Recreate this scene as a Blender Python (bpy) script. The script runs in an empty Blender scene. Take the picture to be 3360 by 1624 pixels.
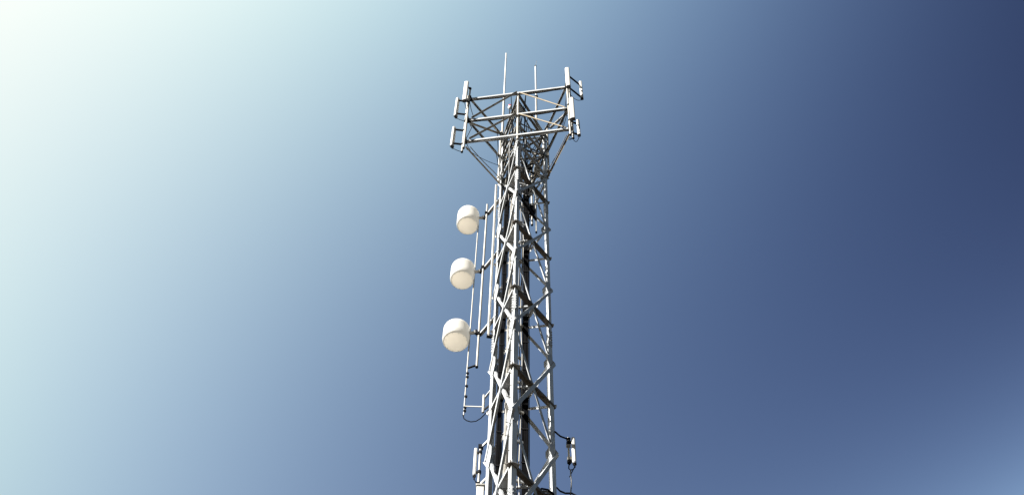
import bpy, bmesh, math, random
from mathutils import Vector, Matrix
rnd = random.Random(7)
S = bpy.context.scene
C = S.collection
R_ = math.radians
# ------------------------------------------------------------------ camera
FPX, PITCH, ROLL, EYE = 3645.7, 1.0233, 0.0248, 1.6      # focal length in pixels of the 3360 px photograph
cam = bpy.data.cameras.new('camera'); co = bpy.data.objects.new('camera', cam); C.objects.link(co)
cam.sensor_width = 36; cam.lens = FPX / 3360 * 36; cam.clip_end = 20000; cam.clip_start = .1
co.matrix_world = Matrix.Translation((0, 0, EYE)) @ Matrix.Rotation(math.pi / 2 + PITCH, 4, 'X') @ Matrix.Rotation(ROLL, 4, 'Z')
S.camera = co
# ------------------------------------------------------------------ light
SUN_AZ, SUN_EL = R_(-122), R_(38)       # azimuth from the viewing direction, clockwise seen from above
sdir = Vector((math.sin(SUN_AZ) * math.cos(SUN_EL), math.cos(SUN_AZ) * math.cos(SUN_EL), math.sin(SUN_EL)))
sl = bpy.data.lights.new('sun', 'SUN'); sl.energy = 5.0; sl.angle = R_(.5); sl.color = (1, .965, .90)
so = bpy.data.objects.new('sun', sl); C.objects.link(so); so.rotation_euler = sdir.to_track_quat('Z', 'Y').to_euler()
S.view_settings.view_transform = 'Standard'; S.view_settings.look = 'None'; S.view_settings.gamma = 1
S.view_settings.exposure = 1.5
W = bpy.data.worlds.new('World'); S.world = W; W.use_nodes = True
nt = W.node_tree; nt.nodes.clear()
out = nt.nodes.new('ShaderNodeOutputWorld'); bg = nt.nodes.new('ShaderNodeBackground')
nt.links.new(bg.outputs[0], out.inputs[0]); bg.inputs[1].default_value = 0.1
sky = nt.nodes.new('ShaderNodeTexSky'); sky.sky_type = 'NISHITA'; sky.sun_disc = False
sky.sun_elevation = SUN_EL; sky.sun_rotation = SUN_AZ; sky.air_density = 1.0; sky.dust_density = 1.0
# a hazy side of the sky: the Nishita sky times a smooth function of the angle to the bright side and of height
#SKYCOEF
SKY_POW = [(0, 0), (1, 0), (0, 1), (2, 0), (1, 1), (0, 2), (3, 0), (2, 1), (1, 2), (0, 3), (4, 0), (3, 1)]
SKY_G = (1.00000, 0.00000, 0.00000)
SKY_LIM = (-0.4391, 0.4291, 0.6322, 0.9466)
SKY_C = [(3.5832, 3.7429, 1.9898), (28.6746, 29.4600, 20.6443), (-6.2314, -8.3033, -4.5661), (21.0436, 22.5190, 16.2875), (-70.5681, -73.1511, -51.8946), (-6.9859, -2.6843, -2.6945), (1.0344, 0.6794, 6.8314), (-24.0070, -26.3783, -19.4739), (38.5416, 41.0232, 29.8926), (10.6808, 8.1672, 5.6635), (-7.2608, -7.8115, -6.5152), (0.6517, 1.1649, -7.3856)]
if SKY_G is None:
    nt.links.new(sky.outputs[0], bg.inputs[0])
else:
    tc = nt.nodes.new('ShaderNodeTexCoord')
    def math_(op, a, b=None):
        n = nt.nodes.new('ShaderNodeMath'); n.operation = op
        for i, v in enumerate((a, b)):
            if v is None: continue
            if isinstance(v, (int, float)): n.inputs[i].default_value = v
            else: nt.links.new(v, n.inputs[i])
        return n.outputs[0]
    def vm(op, a, b):
        n = nt.nodes.new('ShaderNodeVectorMath'); n.operation = op
        for i, v in enumerate((a, b)):
            if isinstance(v, (tuple, list)): n.inputs[i].default_value = v
            elif isinstance(v, (int, float)): n.inputs[i].default_value = (v,) * 3
            else: nt.links.new(v, n.inputs[i])
        return n.outputs[1] if op == 'DOT_PRODUCT' else n.outputs[0]
    nrm = vm('NORMALIZE', tc.outputs['Generated'], 0.)
    t = math_('MAXIMUM', math_('MINIMUM', vm('DOT_PRODUCT', nrm, SKY_G), SKY_LIM[1]), SKY_LIM[0])
    z = math_('MAXIMUM', math_('MINIMUM', vm('DOT_PRODUCT', nrm, (0, 0, 1)), SKY_LIM[3]), SKY_LIM[2])
    def power(b, k):
        r = b
        for _ in range(k - 1): r = math_('MULTIPLY', r, b)
        return r
    terms = []
    for a_, b_ in SKY_POW[1:]:
        if a_ and b_: terms.append(math_('MULTIPLY', power(t, a_), power(z, b_)))
        else: terms.append(power(t, a_) if a_ else power(z, b_))
    acc = None
    for cf, tm in zip(SKY_C[1:], terms):
        cn = nt.nodes.new('ShaderNodeCombineXYZ')
        for i in range(3): nt.links.new(tm, cn.inputs[i])
        p = vm('MULTIPLY', cn.outputs[0], cf)
        acc = vm('ADD', p, SKY_C[0]) if acc is None else vm('ADD', acc, p)
    sp = nt.nodes.new('ShaderNodeSeparateXYZ'); nt.links.new(acc, sp.inputs[0])
    cb = nt.nodes.new('ShaderNodeCombineXYZ')
    for i in range(3): nt.links.new(math_('EXPONENT', sp.outputs[i]), cb.inputs[i])
    # the unseen low sky is dimmed to cut ambient light on the steel
    zr = math_('MAXIMUM', vm('DOT_PRODUCT', nrm, (0, 0, 1)), 0.)
    dull = math_('MINIMUM', math_('ADD', math_('MULTIPLY', zr, 1.45), .12), 1.)
    # and the unseen sky behind the viewer is dimmed too, to darken shaded faces
    yb = vm('DOT_PRODUCT', nrm, (0, 1, 0))
    rear = math_('MAXIMUM', math_('MINIMUM', math_('ADD', math_('MULTIPLY', yb, 1.6), .65), 1.), .22)
    dull = math_('MULTIPLY', dull, rear)
    dc = nt.nodes.new('ShaderNodeCombineXYZ')
    for i in range(3): nt.links.new(dull, dc.inputs[i])
    nt.links.new(vm('MULTIPLY', vm('MULTIPLY', cb.outputs[0], dc.outputs[0]), sky.outputs[0]), bg.inputs[0])

# ------------------------------------------------------------------ pixel <-> place helpers (real distances are always given)
cr, sr, cp, spn = math.cos(ROLL), math.sin(ROLL), math.cos(PITCH), math.sin(PITCH)
def proj(P):
    x, y, z = P[0], P[1], P[2] - EYE; d = y * cp + z * spn; u = FPX * x / d; v = -FPX * (z * cp - y * spn) / d
    return 1680 + u * cr - v * sr, 812 + u * sr + v * cr
def at(px, py, Y):
    a, b = px - 1680, py - 812; u = a * cr + b * sr; v = -a * sr + b * cr
    d = Vector((u, FPX * cp + v * spn, FPX * spn - v * cp))
    return Vector((0, 0, EYE)) + d * (Y / d.y)
def zat(X, Y, py):
    lo, hi = EYE, 90.
    for _ in range(40):
        m = (lo + hi) / 2
        if proj((X, Y, m))[1] > py: lo = m
        else: hi = m
    return m

# ------------------------------------------------------------------ materials
def mat(name, col, rough=.5, metal=0., var=.12, scale=6., spots=None, bump=0.):
    m = bpy.data.materials.new(name); m.use_nodes = True; n = m.node_tree; b = n.nodes['Principled BSDF']
    b.inputs['Roughness'].default_value = rough; b.inputs['Specular IOR Level'].default_value = .5 if max(col) > .1 else .05; b.inputs['Metallic'].default_value = metal
    tc = n.nodes.new('ShaderNodeTexCoord'); no = n.nodes.new('ShaderNodeTexNoise'); no.inputs['Scale'].default_value = scale
    no.inputs['Detail'].default_value = 6
    n.links.new(tc.outputs['Object'], no.inputs['Vector'])
    r = n.nodes.new('ShaderNodeValToRGB'); r.color_ramp.elements[0].position = .3; r.color_ramp.elements[1].position = .7
    r.color_ramp.elements[0].color = tuple(c * (1 - var) for c in col) + (1,); r.color_ramp.elements[1].color = tuple(min(1, c * (1 + var)) for c in col) + (1,)
    n.links.new(no.outputs['Fac'], r.inputs[0]); last = r.outputs[0]
    if spots:
        n2 = n.nodes.new('ShaderNodeTexNoise'); n2.inputs['Scale'].default_value = scale * .45; n2.inputs['Detail'].default_value = 10; n2.inputs['Roughness'].default_value = .7
        n.links.new(tc.outputs['Object'], n2.inputs['Vector'])
        r2 = n.nodes.new('ShaderNodeValToRGB'); r2.color_ramp.elements[0].position = .56; r2.color_ramp.elements[1].position = .68
        n.links.new(n2.outputs['Fac'], r2.inputs[0])
        mx = n.nodes.new('ShaderNodeMixRGB'); mx.inputs[2].default_value = tuple(spots) + (1,)
        n.links.new(r2.outputs[0], mx.inputs[0]); n.links.new(last, mx.inputs[1]); last = mx.outputs[0]
    n.links.new(last, b.inputs['Base Color'])
    if bump:
        bp = n.nodes.new('ShaderNodeBump'); bp.inputs['Strength'].default_value = bump; bp.inputs['Distance'].default_value = .01
        n.links.new(no.outputs['Fac'], bp.inputs['Height']); n.links.new(bp.outputs[0], b.inputs['Normal'])
    return m
STEEL = mat('galvanised_steel', (.45, .47, .495), .6, .1, .12, 4, (.36, .355, .35), .08)
LEGM = mat('pale_lit_steel', (.62, .635, .65), .55, .1, .10, 3, (.46, .46, .46), .08)  # paler steel for the legs; puts sunlit white into the rear-face braces
TAN = mat('bounce_lit_buff_steel', (.36, .30, .215), .6, .05, .2, 6, (.26, .20, .13), .08)  # buff tone puts warm ground-bounce light into the brace colour
BROWN = mat('shaded_brown_steel', (.115, .095, .075), .65, .05, .25, 6, (.08, .06, .04), .1)  # dark brown puts the shade of the front-right horizontals into their colour
STEEL2 = mat('dark_steel', (.19, .18, .165), .6, .1, .2, 7, (.12, .095, .07), .1)  # darker mottled steel; paints shade onto the left truss braces
PIPE = mat('galvanised_pipe', (.40, .385, .35), .5, .1, .12, 5, (.3, .27, .23))
DARK = mat('dark_clamp_steel', (.014, .014, .016), .7, 0., .3, 20)
BLACK = mat('black_cable_jacket', (.004, .004, .005), .9, 0, .3, 10)
GREYC = mat('grey_cable_jacket', (.22, .22, .22), .5, 0, .2, 10)
WHITE = mat('white_fibreglass', (.66, .655, .63), .45, 0, .04, 3, (.55, .54, .50))
CAP = mat('panel_end_cap', (.10, .10, .11), .5, 0, .2, 10)
RED = mat('red_lamp_glass', (.55, .05, .09), .2, 0, .1, 5)
CONC = mat('concrete', (.35, .34, .32), .9, 0, .2, 3)
GROUND = mat('dry_ground', (.026, .021, .015), .95, 0, .3, .15, (.016, .021, .009))
def radome(name, col, trans):
    m = mat(name, col, .5, 0, .03, 3, tuple(c * .9 for c in col)); n = m.node_tree; b = n.nodes['Principled BSDF']
    tr = n.nodes.new('ShaderNodeBsdfTranslucent'); tr.inputs[0].default_value = tuple(min(1, c * 1.02) for c in col) + (1,)
    mx = n.nodes.new('ShaderNodeMixShader'); mx.inputs[0].default_value = trans
    n.links.new(b.outputs[0], mx.inputs[1]); n.links.new(tr.outputs[0], mx.inputs[2]); n.links.new(mx.outputs[0], n.nodes['Material Output'].inputs[0])
    return m
DRUM = radome('drum_shell', (.82, .805, .77), .42)
DISC = radome('drum_face_bounce_lit', (.96, .90, .81), .75)  # warm cream and high translucency paint ground bounce onto the shaded underside

# ------------------------------------------------------------------ mesh helpers
class MB:
    def __init__(s): s.v, s.f, s.sm = [], [], []
    def add(s, vs, fs, smooth=False):
        k = len(s.v); s.v += [tuple(p) for p in vs]; s.f += [tuple(i + k for i in f) for f in fs]; s.sm += [smooth] * len(fs); return s
    def prism(s, poly0, poly1):
        n = len(poly0); return s.add(list(poly0) + list(poly1), [tuple(range(n))[::-1], tuple(range(n, 2 * n))] + [(i, (i + 1) % n, n + (i + 1) % n, n + i) for i in range(n)])
    def angle(s, p0, p1, n, w1, w2, t=.008, flip=False, off=0., ctr=True):
        """steel angle from p0 to p1: one flange in the face whose normal is n, the other pointing along -n"""
        p0, p1, n = Vector(p0), Vector(p1), Vector(n); a = (p1 - p0).normalized(); n = (n - a * n.dot(a)).normalized(); q = a.cross(n)
        if flip: q = -q
        o = n * off - (q * w1 / 2 if ctr else q * 0)
        pl = [(0, 0), (w1, 0), (w1, -t), (t, -t), (t, -w2), (0, -w2)]
        return s.prism([p0 + o + q * x + n * y for x, y in pl], [p1 + o + q * x + n * y for x, y in pl])
    def bar(s, p0, p1, n, w, h):
        p0, p1, n = Vector(p0), Vector(p1), Vector(n); a = (p1 - p0).normalized(); n = (n - a * n.dot(a)).normalized(); q = a.cross(n)
        pl = [(-w / 2, -h / 2), (w / 2, -h / 2), (w / 2, h / 2), (-w / 2, h / 2)]
        return s.prism([p0 + q * x + n * y for x, y in pl], [p1 + q * x + n * y for x, y in pl])
    def tube(s, pts, r, seg=10, caps=True):
        pts = [Vector(p) for p in pts]; n = len(pts); rr = r if isinstance(r, (list, tuple)) else [r] * n
        k = len(s.v); up = None; vs = []; fs = []
        for i, p in enumerate(pts):
            a = (pts[min(i + 1, n - 1)] - pts[max(i - 1, 0)]).normalized()
            if up is None: up = Vector((0, 0, 1)) if abs(a.z) < .9 else Vector((1, 0, 0))
            u = (up - a * up.dot(a)).normalized(); up = u; w = a.cross(u)
            vs += [p + (u * math.cos(2 * math.pi * j / seg) + w * math.sin(2 * math.pi * j / seg)) * rr[i] for j in range(seg)]
        for i in range(n - 1):
            for j in range(seg): fs.append((i * seg + j, i * seg + (j + 1) % seg, (i + 1) * seg + (j + 1) % seg, (i + 1) * seg + j))
        s.add(vs, fs, True)
        if caps: s.add(vs[:seg], [tuple(range(seg))[::-1]]); s.add(vs[-seg:], [tuple(range(seg))])
        return s
    def rev(s, c, prof, seg=40, ax=None):
        """lathe around the vertical through c"""
        M = ax if ax is not None else Matrix.Identity(3); vs = []; fs = []; n = len(prof)
        for r, z in prof:
            for j in range(seg):
                a = 2 * math.pi * j / seg; vs.append(Vector(c) + M @ Vector((r * math.cos(a), r * math.sin(a), z)))
        for i in range(n - 1):
            for j in range(seg): fs.append((i * seg + j, i * seg + (j + 1) % seg, (i + 1) * seg + (j + 1) % seg, (i + 1) * seg + j))
        s.add(vs, fs, True); return s
    def build(s, name, m, parent=None, bevel=0.):
        me = bpy.data.meshes.new(name); me.from_pydata(s.v, [], s.f)
        me.polygons.foreach_set('use_smooth', s.sm); me.materials.append(m); me.update()
        bm = bmesh.new(); bm.from_mesh(me)
        bmesh.ops.recalc_face_normals(bm, faces=bm.faces)
        if bevel:
            bmesh.ops.bevel(bm, geom=list(bm.edges), offset=bevel, segments=3, affect='EDGES', profile=.6)
            for f in bm.faces: f.smooth = True
        bm.to_mesh(me); bm.free()
        o = bpy.data.objects.new(name, me); C.objects.link(o)
        if parent: o.parent = parent; o.matrix_parent_inverse = Matrix.Translation(-parent.location) if parent.type == 'EMPTY' and parent.rotation_euler.z == 0 else Matrix.Identity(4)
        return o
def tag(o, label=None, cat=None, group=None, kind=None):
    if label: o['label'] = label
    if cat: o['category'] = cat
    if group: o['group'] = group
    if kind: o['kind'] = kind
    return o
def empty(name, loc, label, cat, group=None):
    o = bpy.data.objects.new(name, None); o.location = loc; o.empty_display_size = .1; C.objects.link(o); return tag(o, label, cat, group)
def sag(p0, p1, drop, n=12, side=Vector((0, 0, 0))):
    p0, p1 = Vector(p0), Vector(p1)
    return [p0.lerp(p1, i / n) + (Vector((0, 0, -drop)) + side) * math.sin(math.pi * i / n) for i in range(n + 1)]

# ------------------------------------------------------------------ setting
g = MB().add([(-6000, -6000, 0), (6000, -6000, 0), (6000, 6000, 0), (-6000, 6000, 0)], [(0, 1, 2, 3)]).build('ground', GROUND)
tag(g, kind='structure')

# ------------------------------------------------------------------ the lattice tower
LEG = {'F': Vector((.0951, 15.0694, 0)), 'R': Vector((1.0455, 16.2298, 0)), 'L': Vector((-.4347, 16.4727, 0))}
CEN = (LEG['F'] + LEG['R'] + LEG['L']) / 3
Z0, H = 27.6966 + EYE, 3.1826              # a node level and the height of one braced panel
TOP = zat(*LEG['R'].xy, 445)
FACES = [('F', 'R'), ('R', 'L'), ('L', 'F')]
def outn(a, b):
    m = (LEG[a] + LEG[b]) / 2 - CEN; m.z = 0; return m.normalized()
tower = empty('lattice_tower', (CEN.x, CEN.y, 0), 'tall three-legged galvanised steel lattice tower with crossed bracing', 'tower')
SPL = zat(*LEG['F'].xy, 985)
for k in 'FRL':
    nb = [x for x in 'FRL' if x != k]; c = LEG[k]; d = [(LEG[x] - c).normalized() for x in nb]; ns = [outn(k, x) for x in nb]
    m = MB()
    def legpoly(z, w, t):
        inner = c - (c - CEN).normalized() * (t * 2)
        p = [c, c + d[0] * w, c + d[0] * w - ns[0] * t, inner, c + d[1] * w - ns[1] * t, c + d[1] * w]
        return [Vector((q.x, q.y, z)) for q in p]
    segs = [(0.0, SPL, .165 if k == 'F' else .15, .016), (SPL, TOP + .08, .125, .012)]
    for a, b, w, t in segs: m.prism(legpoly(a, w, t), legpoly(b, w, t))
    leg = m.build('leg', LEGM, tower)
    # splice plates and bolts
    for zz in (SPL, SPL - 2 * H - .3, SPL + 2 * H + .2):
        m = MB()
        for dd, nn in zip(d, ns):
            q = c + dd * .075 + nn * .008; m.bar((q.x, q.y, zz - .32), (q.x, q.y, zz + .32), nn, .12, .014)
            for i in range(6):
                for sx in (-.035, .035):
                    p = c + dd * (.075 + sx) + nn * .015; zb = zz - .27 + i * .108
                    m.tube([(p.x, p.y, zb), (p.x + nn.x * .022, p.y + nn.y * .022, zb)], .014, 6)
        m.build('splice_plate', STEEL, leg)
lv = lambda i: Z0 - i * H
imin, imax = -1, int((Z0 - .3) / H)
for fi, (a, b) in enumerate(FACES):
    n = outn(a, b); A, B = LEG[a], LEG[b]; al = (B - A).normalized()
    P = lambda q, z: Vector((q.x, q.y, z))
    for i in range(imin, imax + 1):
        # crossing diagonals between level i and i+1, and the horizontal through their crossing
        zt, zb = lv(i), lv(i + 1)
        big = .085 if zt < SPL + 2 else .07
        if i + 1 <= imax:
            zt2 = min(zt, TOP)
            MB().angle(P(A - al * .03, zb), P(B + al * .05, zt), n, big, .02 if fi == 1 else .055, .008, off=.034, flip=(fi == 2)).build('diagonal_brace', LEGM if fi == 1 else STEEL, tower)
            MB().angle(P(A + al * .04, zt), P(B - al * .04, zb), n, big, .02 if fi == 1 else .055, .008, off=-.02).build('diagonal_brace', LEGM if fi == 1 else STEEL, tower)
            zm = (zt + zb) / 2
            MB().angle(P(A - al * .06, zm), P(B + al * .06, zm), n, .075, (.12, .02, .18)[fi], .008, off=.014, flip=fi != 1).build('horizontal_brace', (BROWN, LEGM, STEEL)[fi], tower)  # steel tone per face paints in the shaded front right and sunlit rear
    # gusset plates
for i in range(imin, imax + 1):
    for k in 'FRL':
        for x in 'FRL':
            if x == k: continue
            n = outn(k, x); d = (LEG[x] - LEG[k]).normalized(); c = LEG[k]; z = lv(i)
            if z > TOP: continue
            o = n * .0065
            p = lambda s, dz, q: Vector((c.x + d.x * s, c.y + d.y * s, z + dz)) + n * q
            gs = 1.25 if 'L' in (k, x) and 'F' in (k, x) else .9; pl = [(.02 if a_ < .05 else a_ * gs, b_ * gs) for a_, b_ in ((.02, -.3), (.13, -.3), (.24, -.1), (.24, .1), (.13, .3), (.02, .3))]
            MB().prism([p(s, dz, .002) for s, dz in pl], [p(s, dz, .012) for s, dz in pl]).build('gusset_plate', STEEL, tower)
# top panel: up to TOP, crossing diagonals and a closing ring of angles
zt, zb = TOP - .12, lv(-1)
for fi, (a, b) in enumerate(FACES):
    n = outn(a, b); A, B = LEG[a], LEG[b]; al = (B - A).normalized()
    P = lambda q, z: Vector((q.x, q.y, z))
    n1 = 2; hh = (zt - zb) / n1
    for j in range(n1):
        MB().angle(P(A, zb + j * hh), P(B, zb + (j + 1) * hh), n, .06, .05, .007, off=.034).build('diagonal_brace', STEEL2, tower)
        MB().angle(P(A, zb + (j + 1) * hh), P(B, zb + j * hh), n, .06, .05, .007, off=-.02).build('diagonal_brace', STEEL2, tower)
        MB().angle(P(A - al * .04, zb + (j + 1) * hh), P(B + al * .04, zb + (j + 1) * hh), n, .07, .07, .008, off=.014, flip=True).build('horizontal_brace', STEEL, tower)
    MB().angle(P(A - al * .04, zb + .1), P(B + al * .04, zb + .1), n, .07, .07, .008, off=.014, flip=True).build('horizontal_brace', STEEL, tower)
# inner triangle bracing (plan bracing) at some levels, seen through the faces
for i in range(imin, imax):
    z = lv(i) - H / 2 - .05
    mids = [(LEG[a] + LEG[b]) / 2 for a, b in FACES]
    for j in range(3):
        p, q = mids[j], mids[(j + 1) % 3]
        MB().angle((p.x, p.y, z), (q.x, q.y, z), (0, 0, -1), .05, .05, .006).build('plan_brace', STEEL, tower)
# concrete footing
for k in 'FRL':
    c = LEG[k]; MB().bar((c.x, c.y, -.3), (c.x, c.y, .25), (1, 0, 0), .7, .7).build('footing', CONC, tower)
# climbing pegs up the front leg
d = (LEG['L'] - LEG['F']).normalized(); n = outn('F', 'L'); z = 2.6
while z < TOP:
    p = LEG['F'] + d * .06
    MB().tube([(p.x, p.y, z), (p.x + n.x * .13, p.y + n.y * .13, z)], .009, 6).build('climbing_peg', STEEL2, tower); z += .42

# ------------------------------------------------------------------ cable runs inside the tower
ZB = [zat(*LEG['F'].xy, y) for y in (313, 383, 451)]     # heights of the three beams of the sector frames
def cable_run(px, py, Y, zb, zt, n, pitch, label, mats, rad=.014, rail=True, yaw=0., layers=1):
    c = at(px, py, Y); t = empty('cable_run', (c.x, c.y, zb), label, 'cable', 'vertical cable runs inside the tower')
    dx, dy = math.cos(yaw), math.sin(yaw)
    for i in range(n):
        o = (i - (n - 1) / 2) * pitch
        pts = [(c.x + dx * o + rnd.uniform(-.004, .004), c.y + dy * o + (.026 if i % 2 else 0) + rnd.uniform(-.005, .005), zb + (zt - zb) * j / 26) for j in range(27)]
        e = Vector((CEN.x + rnd.uniform(-.32, .28), CEN.y + rnd.uniform(-.45, .3), ZB[0] - rnd.uniform(.1, 2.2)))
        p0 = Vector(pts[-1]); bend = Vector((rnd.uniform(-.10, .10), rnd.uniform(-.1, .1), 0))
        pts += [p0.lerp(e, (1 - math.cos(math.pi * k / 10)) / 2 if k < 10 else 1) * .5 + p0.lerp(e, k / 10) * .5 + bend * math.sin(math.pi * k / 10) for k in range(1, 11)]
        MB().tube(pts, rad * rnd.uniform(.9, 1.1), 6).build('coaxial_cable', mats[i % len(mats)], t)
    if rail:
        w = n * pitch / 2 + .02
        for s in (-1, 1):
            MB().bar((c.x + dx * s * w, c.y + dy * s * w + .03, zb), (c.x + dx * s * w, c.y + dy * s * w + .03, zt), (0, 1, 0), .02, .035).build('rail', DARK, t)
        z = zb + .5
        while z < zt:
            MB().bar((c.x - dx * w, c.y - dy * w - .02, z), (c.x + dx * w, c.y + dy * w - .02, z), (0, 1, 0), .025, .012).build('clamp', DARK, t)
            z += 1.06
    return t
cable_run(1725, 1000, 15.95, .6, zat(.2, 15.95, 600), 12, .0115, 'wide black cable run hanging just right of the front leg', [BLACK], .012)
cable_run(1652, 1000, 16.05, .6, zat(-.2, 16.05, 610), 10, .0100, 'narrower black cable run between the left and front legs', [BLACK], .012)
# loosely tied feeders near the front leg, and the hangers that carry them
c = at(1706, 1000, 15.6); t = empty('cable_run', (c.x, c.y, .5), 'thin loosely tied feeders wandering down right behind the front leg', 'cable', 'vertical cable runs inside the tower')
for i in range(4):
    ph = rnd.uniform(0, 6); zt_ = zat(c.x, c.y, 470 + 40 * i)
    MB().tube([(c.x + (i - 1.5) * .03 + .028 * math.sin(ph + j * .55) + rnd.uniform(-.008, .008), c.y + .03 * math.cos(ph + j * .7), .5 + (zt_ - .5) * j / 60) for j in range(61)], .0105, 6).build('coaxial_cable', (BLACK, GREYC, BLACK, PIPE)[i], t)
z = 2.2
while z < zt_:
    MB().bar((c.x - .06, c.y - .03, z), (c.x + .10 + rnd.uniform(-.03, .03), c.y + .04, z + .02), (0, 0, 1), .05, .06).build('hanger', (LEGM, STEEL, PIPE)[int(z) % 3], t)
    z += rnd.uniform(.9, 1.5)
# perforated cable tray left of the front leg
c = at(1672, 1000, 16.0); t = empty('cable_tray', (c.x, c.y, .5), 'light grey perforated cable tray close behind the left side of the front leg', 'cable tray')
tn = outn('L', 'F'); tq = Vector((-tn.y, tn.x, 0)); zt_ = zat(c.x, c.y, 540)
P_ = lambda a, b, z: Vector((c.x + tq.x * a + tn.x * b, c.y + tq.y * a + tn.y * b, z))
m = MB(); z = .5
m.bar(P_(-.08, 0, .5), P_(-.08, 0, zt_), tn, .035, .05); m.bar(P_(.08, 0, .5), P_(.08, 0, zt_), tn, .035, .05)
while z < zt_ - .1:
    m.bar(P_(0, 0, z), P_(0, 0, z + .2), tn, .13, .006); z += .3
m.build('tray', STEEL2, t)
for a in (-.03, .03):
    MB().tube([P_(a, .03, .5), P_(a, .035, zt_)], .013, 6).build('conduit', GREYC if a < 0 else PIPE, t)

# ------------------------------------------------------------------ the three sector frames round the top
SPAN = 1.62
_a, _b = at(1725, 1000, 15.95), at(1652, 1000, 16.05)
RUN_A = (_a.x, _a.y, zat(_a.x, _a.y, 620)); RUN_B = (_b.x, _b.y, zat(_b.x, _b.y, 640))
def sector_frame(k, label, kicks):
    c = LEG[k]; o = (c - CEN); o.z = 0; o.normalize(); tdir = Vector((-o.y, o.x, 0))      # outward and sideways (anticlockwise)
    base = c + o * .10
    t = empty('sector_frame', (c.x, c.y, ZB[2]), label, 'antenna frame', 'sector frames round the tower top')
    P = lambda s, z, q=0.: Vector((base.x + tdir.x * s + o.x * q, base.y + tdir.y * s + o.y * q, z))
    for z in (ZB if k == 'F' else ZB[:2]):
        MB().angle(P(-SPAN, z), P(SPAN, z), o, .085, .085, .009, flip=True).build('beam', STEEL, t)
    for j in ((0, 1) if k == 'F' else (0,)):
        for s in (-1, 1):
            (MB().angle(P(s * .05, ZB[j] - .03, .012), P(s * (SPAN - .1), ZB[j + 1] + .05, .012), o, .055, .045, .006) if s > 0 else MB().angle(P(s * .05, ZB[j] - .03, .01), P(s * (SPAN - .1), ZB[j + 1] + .05, .01), -o, .05, .075, .006, flip=True)).build('truss_brace', TAN if s > 0 else STEEL2, t)  # buff right, dark left: lit and shaded tones put into the steel
    MB().tube([P(0, ZB[2] - .25, -.045), P(0, ZB[0] + .06, -.045)], .038, 12).build('centre_post', PIPE, t)
    if k == 'F':                                             # struts from the top of the front frame back to the other two legs
        for x in 'RL':
            for dz, ww in ((0, .075), (-.55, .055)):
                MB().angle(P(0, ZB[0] - .03 + dz, -.05), (LEG[x].x, LEG[x].y, TOP - .1 + dz * .8), (0, 0, 1), ww, .06, .007).build('top_strut', STEEL2, t)
    for z in ZB:                                             # stand-offs from the leg
        MB().bar(c + Vector((0, 0, z)), P(0, z, -.01), (0, 0, 1), .12, .10).build('standoff', STEEL2, t)
    for s in (-1, 1):                                        # end pipes
        q = P(s * (SPAN + .03), 0, .07)
        MB().tube([(q.x, q.y, ZB[2] - .62), (q.x, q.y, ZB[0] + (.55 if k == 'F' else .35))], .033, 12).build('end_pipe', PIPE, t)
        MB().tube([(q.x, q.y, ZB[2] - .66), (q.x, q.y, ZB[2] - .62)], .038, 12).build('pipe_cap', DARK, t)
        for z in (ZB if k == 'F' else ZB[:2]):
            MB().bar(P(s * (SPAN - .03), z, .0), P(s * (SPAN + .08), z, .0), (0, 0, 1), .17, .13).build('clamp', DARK, t)
        if kicks:
            zk = zat(c.x, c.y, kicks)
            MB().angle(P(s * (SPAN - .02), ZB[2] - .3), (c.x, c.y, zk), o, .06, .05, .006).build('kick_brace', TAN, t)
        # short jumper cables looping from the panels back along the beam
        for r in range(3):
            zt_ = ZB[rnd.choice((0, 1, 2))] + rnd.uniform(-.3, .1)
            a = P(s * (SPAN + .05), zt_, .05); b = P(s * SPAN * rnd.uniform(.80, .9), ZB[rnd.choice((1, 2))] - .05, .03)
            MB().tube(sag(a, b, .15 + .2 * rnd.random(), 10, o * .05), .011, 6).build('jumper_cable', BLACK, t)
        if k == 'L' and abs(P(s, 0).y) < c.y:
            MB().tube(sag(P(s * SPAN * .95, ZB[2] - .35), (c.x, c.y, zat(c.x, c.y, 545)), .12, 12), .008, 6).build('jumper_cable', BLACK, t)
        for r in range(4):                                   # feeders along the beam, then down into the tower
            zb_ = ZB[r % 3] - .06; mid = P(s * .25, zb_, -.08); e = Vector(((RUN_A if (r + (s > 0)) % 2 else RUN_B)) ) + Vector((rnd.uniform(-.06, .06), rnd.uniform(-.06, .06), -.25 * r))
            pts = sag(P(s * SPAN * .88, zb_, -.04), mid, .05, 8) + sag(mid, e, .05, 10, Vector((rnd.uniform(-.1, .1), 0, 0)))[1:]
            MB().tube(pts, .013, 6).build('feeder_cable', BLACK if r != 2 else GREYC, t)
    return P
PF = sector_frame('F', 'front sector frame, three long parallel beams facing the viewer with crossing braces', None)
PL = sector_frame('L', 'left sector frame slanting back from the tower top', 605)
PR = sector_frame('R', 'right sector frame running steeply back from the tower top', 589)

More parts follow.
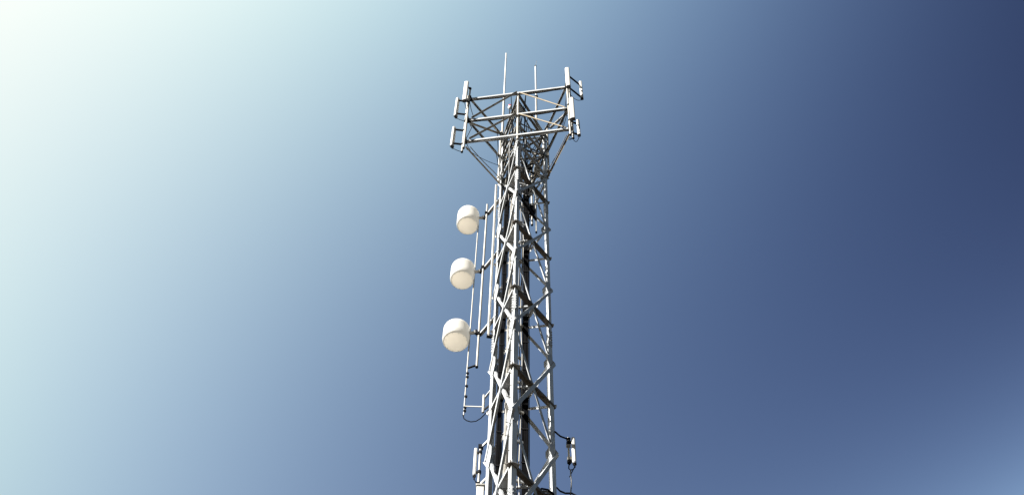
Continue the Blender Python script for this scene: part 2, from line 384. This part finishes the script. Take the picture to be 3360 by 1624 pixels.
# ------------------------------------------------------------------ panel antennas
def panel(x, y, yt, yb, w, dep, face, label, pipe=None, loc=None, Y=None, group='white panel antennas'):
    """(x, y): pixel of the middle; yt, yb: pixels of its ends at distance Y; face: outward direction"""
    c = at(x, y, Y); zt, zb = zat(c.x, Y, yt), zat(c.x, Y, yb)
    f = Vector(face).normalized(); q = Vector((-f.y, f.x, 0))
    t = empty('panel_antenna', (c.x, c.y, zb), label, 'antenna', group)
    # rounded cross-section
    pl = []
    for i in range(16):
        a = 2 * math.pi * i / 16; cx, sx = math.cos(a), math.sin(a)
        e = .45; X = math.copysign(abs(cx) ** e, cx) * w / 2; D = math.copysign(abs(sx) ** (.5 if sx < 0 else .8), sx) * dep / 2
        pl.append((X, D))
    def ring(z, k=1.): return [Vector((c.x + q.x * X * k + f.x * D * k, c.y + q.y * X * k + f.y * D * k, z)) for X, D in pl]
    m = MB(); zs = [(zb + .02, 1.), (zt - .03, 1.), (zt - .01, .96), (zt, .8)]
    rings = [ring(z, k) for z, k in zs]; vs = sum(rings, []); fs = []
    for i in range(3):
        for j in range(16): fs.append((i * 16 + j, i * 16 + (j + 1) % 16, (i + 1) * 16 + (j + 1) % 16, (i + 1) * 16 + j))
    m.add(vs, fs, True); m.add(rings[-1], [tuple(range(16))]); m.add(rings[0], [tuple(range(16))[::-1]])
    m.build('radome', WHITE, t)
    MB().prism(ring(zb - .025, 1.04), ring(zb + .02, 1.04)).build('end_cap', CAP, t)
    m = MB()
    for s in (-.25, .25):
        p = c + q * w * s; m.tube([(p.x, p.y, zb - .10), (p.x, p.y, zb - .02)], .014, 8)
    m.build('connector', DARK, t)
    back = Vector((c.x, c.y, 0)) - f * (dep / 2)
    tgt = back - f * .16 if pipe is None else Vector(pipe)
    for z in (zb + (zt - zb) * .12, zb + (zt - zb) * .86):
        b = MB().bar((back.x, back.y, z), (tgt.x, tgt.y, z), (0, 0, 1), .05, .045)
        b.tube([(tgt.x, tgt.y, z - .04), (tgt.x, tgt.y, z + .04)], .045, 10).build('bracket', DARK, t)
    MB().tube(sag((c.x, c.y, zb - .1), (tgt.x, tgt.y, zb - .35), .12, 10, -f * .05), .010, 6).build('jumper_cable', BLACK, t)
    return t
def pipe_xy(P, s): return P(s * (SPAN + .03), 0, .07)
oF = (LEG['F'] - CEN).normalized(); oL = (LEG['L'] - CEN).normalized(); oR = (LEG['R'] - CEN).normalized()
fl, fr = pipe_xy(PF, -1), pipe_xy(PF, 1)
lf, rf = pipe_xy(PL, 1), pipe_xy(PR, -1)
if proj((fl.x, fl.y, 34))[0] > proj((fr.x, fr.y, 34))[0]: fl, fr = fr, fl
ll = [pipe_xy(PL, s) for s in (-1, 1)]; lf = min(ll, key=lambda p: p.y)
rr = [pipe_xy(PR, s) for s in (-1, 1)]; rf = min(rr, key=lambda p: p.y)
DBG = dict(fl=fl, fr=fr, lf=lf, rf=rf)
panel(1528, 300, 271, 331, .15, .11, oF, 'large white panel antenna standing above the left end of the front frame', fl, Y=fl.y - .14)
panel(1863, 255, 226, 285, .15, .11, oF, 'tallest white panel antenna above the right end of the front frame', fr, Y=fr.y - .14)
panel(1877, 357, 324, 391, .155, .11, oF, 'wide white panel antenna below the tallest one at the right end', fr, Y=fr.y - .14)
panel(1499, 353, 325, 383, .13, .09, oL, 'narrow white panel antenna at far left, the upper of two', lf, Y=lf.y)
panel(1487, 450, 420, 481, .13, .09, oL, 'narrow white panel antenna at far left, the lower of two', lf, Y=lf.y)
panel(1907, 297, 270, 324, .10, .10, (-.15, -1, 0), 'narrow white panel antenna at the far right tip of the frames', rf, Y=rf.y + .3)
panel(1898, 418, 396, 444, .10, .09, (-.15, -1, 0), 'small white panel antenna low at the far right tip of the frames', rf, Y=rf.y)

# ------------------------------------------------------------------ whip antennas
def whip(xt, yt, xb, yb, Y, r0, r1, label, low, tip=0):
    b = at(xb, yb, Y); zt = zat(b.x, Y, yt); lean = at(xt, yt, Y).x - b.x
    t = empty('whip_antenna', b, label, 'antenna', 'whip antennas on the tower top')
    zz = b.z + (zt - b.z) * .0
    MB().tube([b, (b.x + lean * .5, Y, (b.z + zt) / 2), (b.x + lean, Y, zt)], [r0, (r0 + r1) / 2, r1], 10).build('mast', WHITE if r0 > .02 else PIPE, t)
    MB().tube([(b.x, Y, zat(b.x, Y, low)), (b.x, Y, b.z + .1)], r0 * 1.3, 10).build('mounting_pipe', PIPE, t)
    MB().bar((b.x - .05, Y, b.z), (b.x + .07, Y, b.z), (0, 0, 1), .09, .08).build('clamp', DARK, t)
    if tip:
        MB().tube([(b.x + lean, Y, zt), (b.x + lean, Y, zt + .05)], .04, 10).build('collar', DARK, t)
        MB().tube([(b.x + lean, Y, zt + .05), (b.x + lean + .05, Y, zt + tip)], .006, 6).build('thin_tip', STEEL2, t)
whip(1661, 176, 1654, 318, 16.7, .031, .026, 'plain white whip antenna, the taller and left one of two', 452)
whip(1757, 219, 1759, 318, 16.9, .029, .029, 'white whip antenna with a fine rod on its tip, right one of two', 426, tip=.62)
# ------------------------------------------------------------------ obstruction lamp
c = at(1673, 352, 15.75); t = empty('obstruction_lamp', c, 'small red and white warning lamp just left of the tower peak', 'lamp')
MB().rev(c, [(.001, .17), (.03, .165), (.05, .13), (.058, .07), (.058, 0), (.001, 0)], 20).build('red_lens', RED, t)
MB().rev(c, [(.001, 0), (.066, 0), (.07, -.05), (.05, -.10), (.035, -.14), (.001, -.14)], 20).build('base', WHITE, t)
MB().tube([(c.x, c.y, c.z - .6), (c.x, c.y, c.z - .12)], .02, 8).build('stem', DARK, t)

# ------------------------------------------------------------------ drum-shaped microwave antennas on their side mast
dFL = (LEG['L'] - LEG['F']).normalized()
YP = 16.95
mp = at(1579, 980, YP)
mz = [zat(mp.x, YP, y) for y in (672, 1202)]
mount = empty('antenna_mast', (mp.x, mp.y, mz[1]), 'slim vertical mast held out from the left leg beside the drums', 'mast')
MB().tube([(mp.x, mp.y, mz[1]), (mp.x, mp.y, mz[0])], .03, 12).build('mast_pipe', PIPE, mount)
MB().tube([(mp.x, mp.y, mz[1] - .04), (mp.x, mp.y, mz[1])], .036, 12).build('pipe_cap', DARK, mount)
c2 = at(1614, 880, 16.42); z2 = [zat(c2.x, 16.42, y) for y in (608, 1103)]
MB().tube([(c2.x, c2.y, z2[1]), (c2.x, c2.y, z2[0])], .034, 12).build('support_pipe', PIPE, mount)
MB().bar((c2.x - .04, c2.y, z2[1] + .02), (c2.x + .14, c2.y + .03, z2[1] + .02), (0, 0, 1), .07, .09).build('clamp', DARK, mount)
for y in (700, 878, 1095):
    z = zat(mp.x, YP, y); l = LEG['L'] + dFL * -.15
    MB().angle((mp.x, mp.y, z), (l.x, l.y, z), (-.93, -.35, 0), .06, .09, .008, flip=True).build('arm', STEEL, mount)
    MB().bar((mp.x - .06, mp.y, z), (mp.x + .06, mp.y, z), (0, 0, 1), .10, .10).build('clamp', DARK, mount)
# thin cable pole left of the mast
YC = 17.0
cp_ = at(1545, 1056, YC); cz = [zat(cp_.x, YC, y) for y in (730, 1362)]
feed = empty('feeder_pole', (cp_.x, cp_.y, cz[1]), 'thin grey feeder pole running down beside the three drums', 'pole')
MB().tube([(cp_.x, YC, cz[1]), (cp_.x, YC, cz[0])], .017, 8).build('pole', PIPE, feed)
zz = zat(cp_.x, YC, 1208)
MB().tube([(cp_.x, YC, zz), (mp.x, mp.y, mz[1] + .06)], .025, 8).build('bracket', DARK, feed)
for y in (1226, 1238, 1268, 1302, 1338, 1349):
    z = zat(cp_.x, YC, y); MB().bar((cp_.x - .01, YC - .02, z), (cp_.x + .05, YC - .02, z - .01), (0, 0, 1), .05, .05).build('clip', DARK, feed)
za = zat(cp_.x, YC, 1332); l = LEG['L']
e = at(1586, 1334, 16.6)
MB().tube([(cp_.x, YC, za), (e.x, e.y, e.z)], .014, 8).build('stay_rod', PIPE, feed)
MB().tube([(e.x, e.y, e.z - .2), (e.x, e.y, e.z + .42)], .03, 10).build('stub_pipe', PIPE, feed)
MB().angle((e.x, e.y, e.z + .33), (l.x + .05, l.y - .05, e.z + .5), (-.9, -.4, 0), .05, .05).build('stay_bracket', STEEL, feed)
MB().angle((e.x, e.y, e.z - .1), (l.x + .05, l.y - .05, e.z - .1), (-.9, -.4, 0), .05, .05).build('stay_bracket', DARK, feed)
lp = [at(1519, 1360, YC), at(1522, 1372, 16.95), at(1531, 1379, 16.9), at(1545, 1383, 16.85), at(1562, 1381, 16.8), at(1578, 1371, 16.7), at(1592, 1357, 16.6), at(1604, 1343, 16.5)]
MB().tube(lp, .012, 6).build('cable_loop', BLACK, feed)
def drum(cx, yt, yb, wpx, label):
    """yt, yb: pixels of the top and bottom outline"""
    Y = 17.0
    c0 = at(cx, yb - wpx * .43, Y); r = .0
    dep = Y * cp + (c0.z - EYE) * spn; r = wpx / 2 / (FPX / dep)
    # bottom disc centre at c0; height from the top outline
    zt = zat(c0.x, Y - r, yt); h = zt - c0.z
    t = empty('drum_antenna', c0, label, 'antenna', 'white drum antennas on the side mast')
    MB().rev(c0, [(r * .86, .0), (r * .93, .012), (r * .975, .045), (r, .10), (r * 1.0, .14), (r * 1.004, .145), (r * 1.004, .165), (r, .17), (r, h - .14), (r * .985, h - .075), (r * .94, h - .03), (r * .86, h), (r * .7, h + .015), (.001, h + .03)], 48).build('drum', DRUM, t)
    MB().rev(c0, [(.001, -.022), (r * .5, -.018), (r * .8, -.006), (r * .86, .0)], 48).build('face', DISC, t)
    m = MB()
    for i in range(12):
        a = 2 * math.pi * (i + .5) / 12; m.tube([(c0.x + r * .82 * math.cos(a), Y + r * .82 * math.sin(a), c0.z - .012), (c0.x + r * .82 * math.cos(a), Y + r * .82 * math.sin(a), c0.z - .002)], .008, 6)
    m.build('face_bolts', PIPE, t)
    zb = c0.z + h * .52
    a = Vector((c0.x + r * .93, Y - .06, zb)); b = Vector((mp.x - .02, mp.y, zb + .05))
    MB().tube([a, a.lerp(b, .72)], .045, 12).build('mount_neck', WHITE, t)
    MB().bar(a.lerp(b, .6) + Vector((0, 0, -.01)), b + Vector((0, 0, -.01)), (0, 0, 1), .05, .05).build('bracket', DARK, t)
    MB().bar(b + Vector((-.05, 0, .09)), b + Vector((-.05, 0, -.07)), (0, 1, 0), .05, .07).build('clamp', DARK, t)
    MB().bar(a.lerp(b, .6) + Vector((0, -.03, .05)), a.lerp(b, .6) + Vector((0, -.03, -.06)), (0, 1, 0), .035, .04).build('bolt', PIPE, t)
drum(1534, 670, 773, 73, 'white drum antenna at the top of the side mast')
drum(1516, 843, 954, 80, 'white drum antenna halfway down the side mast')
drum(1495, 1040, 1160, 89, 'white drum antenna lowest on the side mast, slightly the largest')

# ------------------------------------------------------------------ lower side antennas near the bottom edge
p = at(1575, 1500, 16.75)
z = [zat(p.x, 16.75, y) for y in (1464, 1700)]
t = empty('antenna_bracket', (p.x, p.y, z[1]), 'short pipe bracket on the left leg holding the low left panel', 'bracket')
MB().tube([(p.x, p.y, z[1]), (p.x, p.y, z[0])], .028, 10).build('pipe', PIPE, t)
for y in (1466, 1590):
    zz = zat(p.x, 16.75, y); MB().angle((p.x, p.y, zz), (LEG['L'].x + .05, LEG['L'].y, zz), (-.5, -.86, 0), .06, .06).build('arm', STEEL, t)
    MB().bar((p.x - .05, p.y, zz), (p.x + .06, p.y, zz), (0, 0, 1), .1, .1).build('clamp', DARK, t)
panel(1559, 1515, 1472, 1559, .085, .07, (-.9, -.2, 0), 'slim white panel antenna low on the left leg', (p.x, p.y, 0), Y=16.75)
bx = at(1576, 1612, 16.7)
t2 = empty('junction_box', bx, 'pale boxy unit at the left leg just at the bottom edge', 'junction box')
MB().bar((bx.x, bx.y, bx.z - .35), (bx.x, bx.y, bx.z + .12), (0, 1, 0), .16, .12).build('housing', WHITE, t2, .015)
MB().bar((bx.x, bx.y, bx.z + .12), (bx.x, bx.y, bx.z + .17), (0, 1, 0), .2, .16).build('lid', PIPE, t2, .01)
p = at(1866, 1480, 16.35)
t = empty('antenna_bracket', p, 'dark pipe bracket on the right leg holding the low right panel', 'bracket')
zt, zb = zat(p.x, 16.35, 1440), zat(p.x, 16.35, 1512)
MB().tube([(p.x, p.y, zb - .05), (p.x, p.y, zt + .05)], .022, 10).build('pipe', PIPE, t)
a = LEG['R']; MB().tube([(a.x, a.y, zat(a.x, a.y, 1415)), (a.x + .12, a.y, zat(a.x, a.y, 1430)), (p.x, p.y, zt)], .02, 8).build('arm', DARK, t)
MB().bar((p.x - .04, p.y, zt), (p.x + .05, p.y, zt), (0, 0, 1), .05, .06).build('clamp', DARK, t)
MB().bar((p.x - .05, p.y, zat(p.x, 16.35, 1462)), (p.x + .05, p.y, zat(p.x, 16.35, 1462)), (0, 0, 1), .05, .07).build('clamp', PIPE, t)
MB().bar((p.x - .04, p.y, zb + .06), (p.x + .07, p.y, zb + .06), (0, 0, 1), .07, .1).build('clamp', PIPE, t)
panel(1883, 1478, 1437, 1519, .095, .08, (.9, -.3, 0), 'slim white panel antenna low on the right leg', (p.x, p.y, 0), Y=16.3)
rp = [at(x, y, 16.3) for x, y in ((1884, 1522), (1886, 1530), (1881, 1539), (1872, 1541), (1866, 1536), (1867, 1525), (1874, 1518))]
MB().tube(rp, .013, 6).build('cable_ring', BLACK, t)
rp = [at(x, y, 16.3) for x, y in ((1872, 1540), (1873, 1560), (1875, 1580), (1874, 1600), (1872, 1624), (1872, 1700))]
MB().tube(rp, .014, 6).build('drop_cable', GREYC, t)
rp = [at(x, y, 16.3) for x, y in ((1826, 1598), (1838, 1610), (1855, 1617), (1876, 1617), (1900, 1630))]
MB().tube(rp, .02, 6).build('lower_arm', DARK, t)
t = empty('feeder_cable', at(1777, 1603, 16.0), 'thick grey feeder cables bending out at the bottom edge of the right face', 'cable')
for k in range(3):
    rp = [at(x + k * 3, y + k * 8, 15.9 + k * .05) for x, y in ((1735, 1660), (1755, 1615), (1778, 1602), (1798, 1606), (1815, 1618), (1830, 1660))]
    MB().tube(rp, .022, 8).build('cable', GREYC if k else BLACK, t)

# ------------------------------------------------------------------ small equipment inside the upper tower
def radio(x, y, Y, w, h, d, label, m=STEEL2):
    c = at(x, y, Y); t = empty('radio_unit', (c.x, c.y, c.z - h / 2), label, 'radio unit', 'radio units inside the upper tower')
    MB().bar((c.x, c.y, c.z - h / 2), (c.x, c.y, c.z + h / 2), (.3, -1, 0), w, d).build('housing', m, t, .012)
    f = MB()
    for i in range(7):
        o = (i - 3) * w / 7.5; f.bar((c.x + o, c.y - d * .5 - .012 + o * .3, c.z - h * .42), (c.x + o, c.y - d * .5 - .012 + o * .3, c.z + h * .42), (.3, -1, 0), .008, .04)
    f.build('cooling_fins', m, t)
    MB().bar((c.x, c.y + d * .4, c.z + h * .2), (c.x + .02, c.y + d * .5 + .15, c.z + h * .2), (0, 0, 1), .06, .05).build('bracket', DARK, t)
    MB().tube(sag((c.x, c.y, c.z - h / 2), (RUN_A[0], RUN_A[1], c.z - h / 2 - .5), .2, 10), .011, 6).build('cable', BLACK, t)
radio(1745, 690, 15.9, .17, .42, .12, 'dark box with fins just right of the front leg, the lowest of the radio boxes', DARK)
radio(1762, 560, 16.0, .19, .36, .12, 'pale box with fins near the right leg below the platform', WHITE)
radio(1668, 600, 16.1, .17, .45, .12, 'grey box with fins between the left and front legs below the platform', STEEL2)
c = at(1759, 700, 15.95); zt, zb = zat(c.x, c.y, 618), zat(c.x, c.y, 760)
t = empty('stub_antenna', (c.x, c.y, zb), 'short white rod antenna with a dark end hanging inside the right face', 'antenna')
MB().tube([(c.x, c.y, zb), (c.x, c.y, zt)], .022, 10).build('rod', WHITE, t)
MB().tube([(c.x, c.y, zb - .07), (c.x, c.y, zb)], .026, 10).build('end_cap', DARK, t)
MB().bar(LEG['F'] + Vector((.05, .05, zat(c.x, c.y, 722))), (c.x, c.y, zat(c.x, c.y, 722)), (0, 0, 1), .06, .07).build('arm', DARK, t)
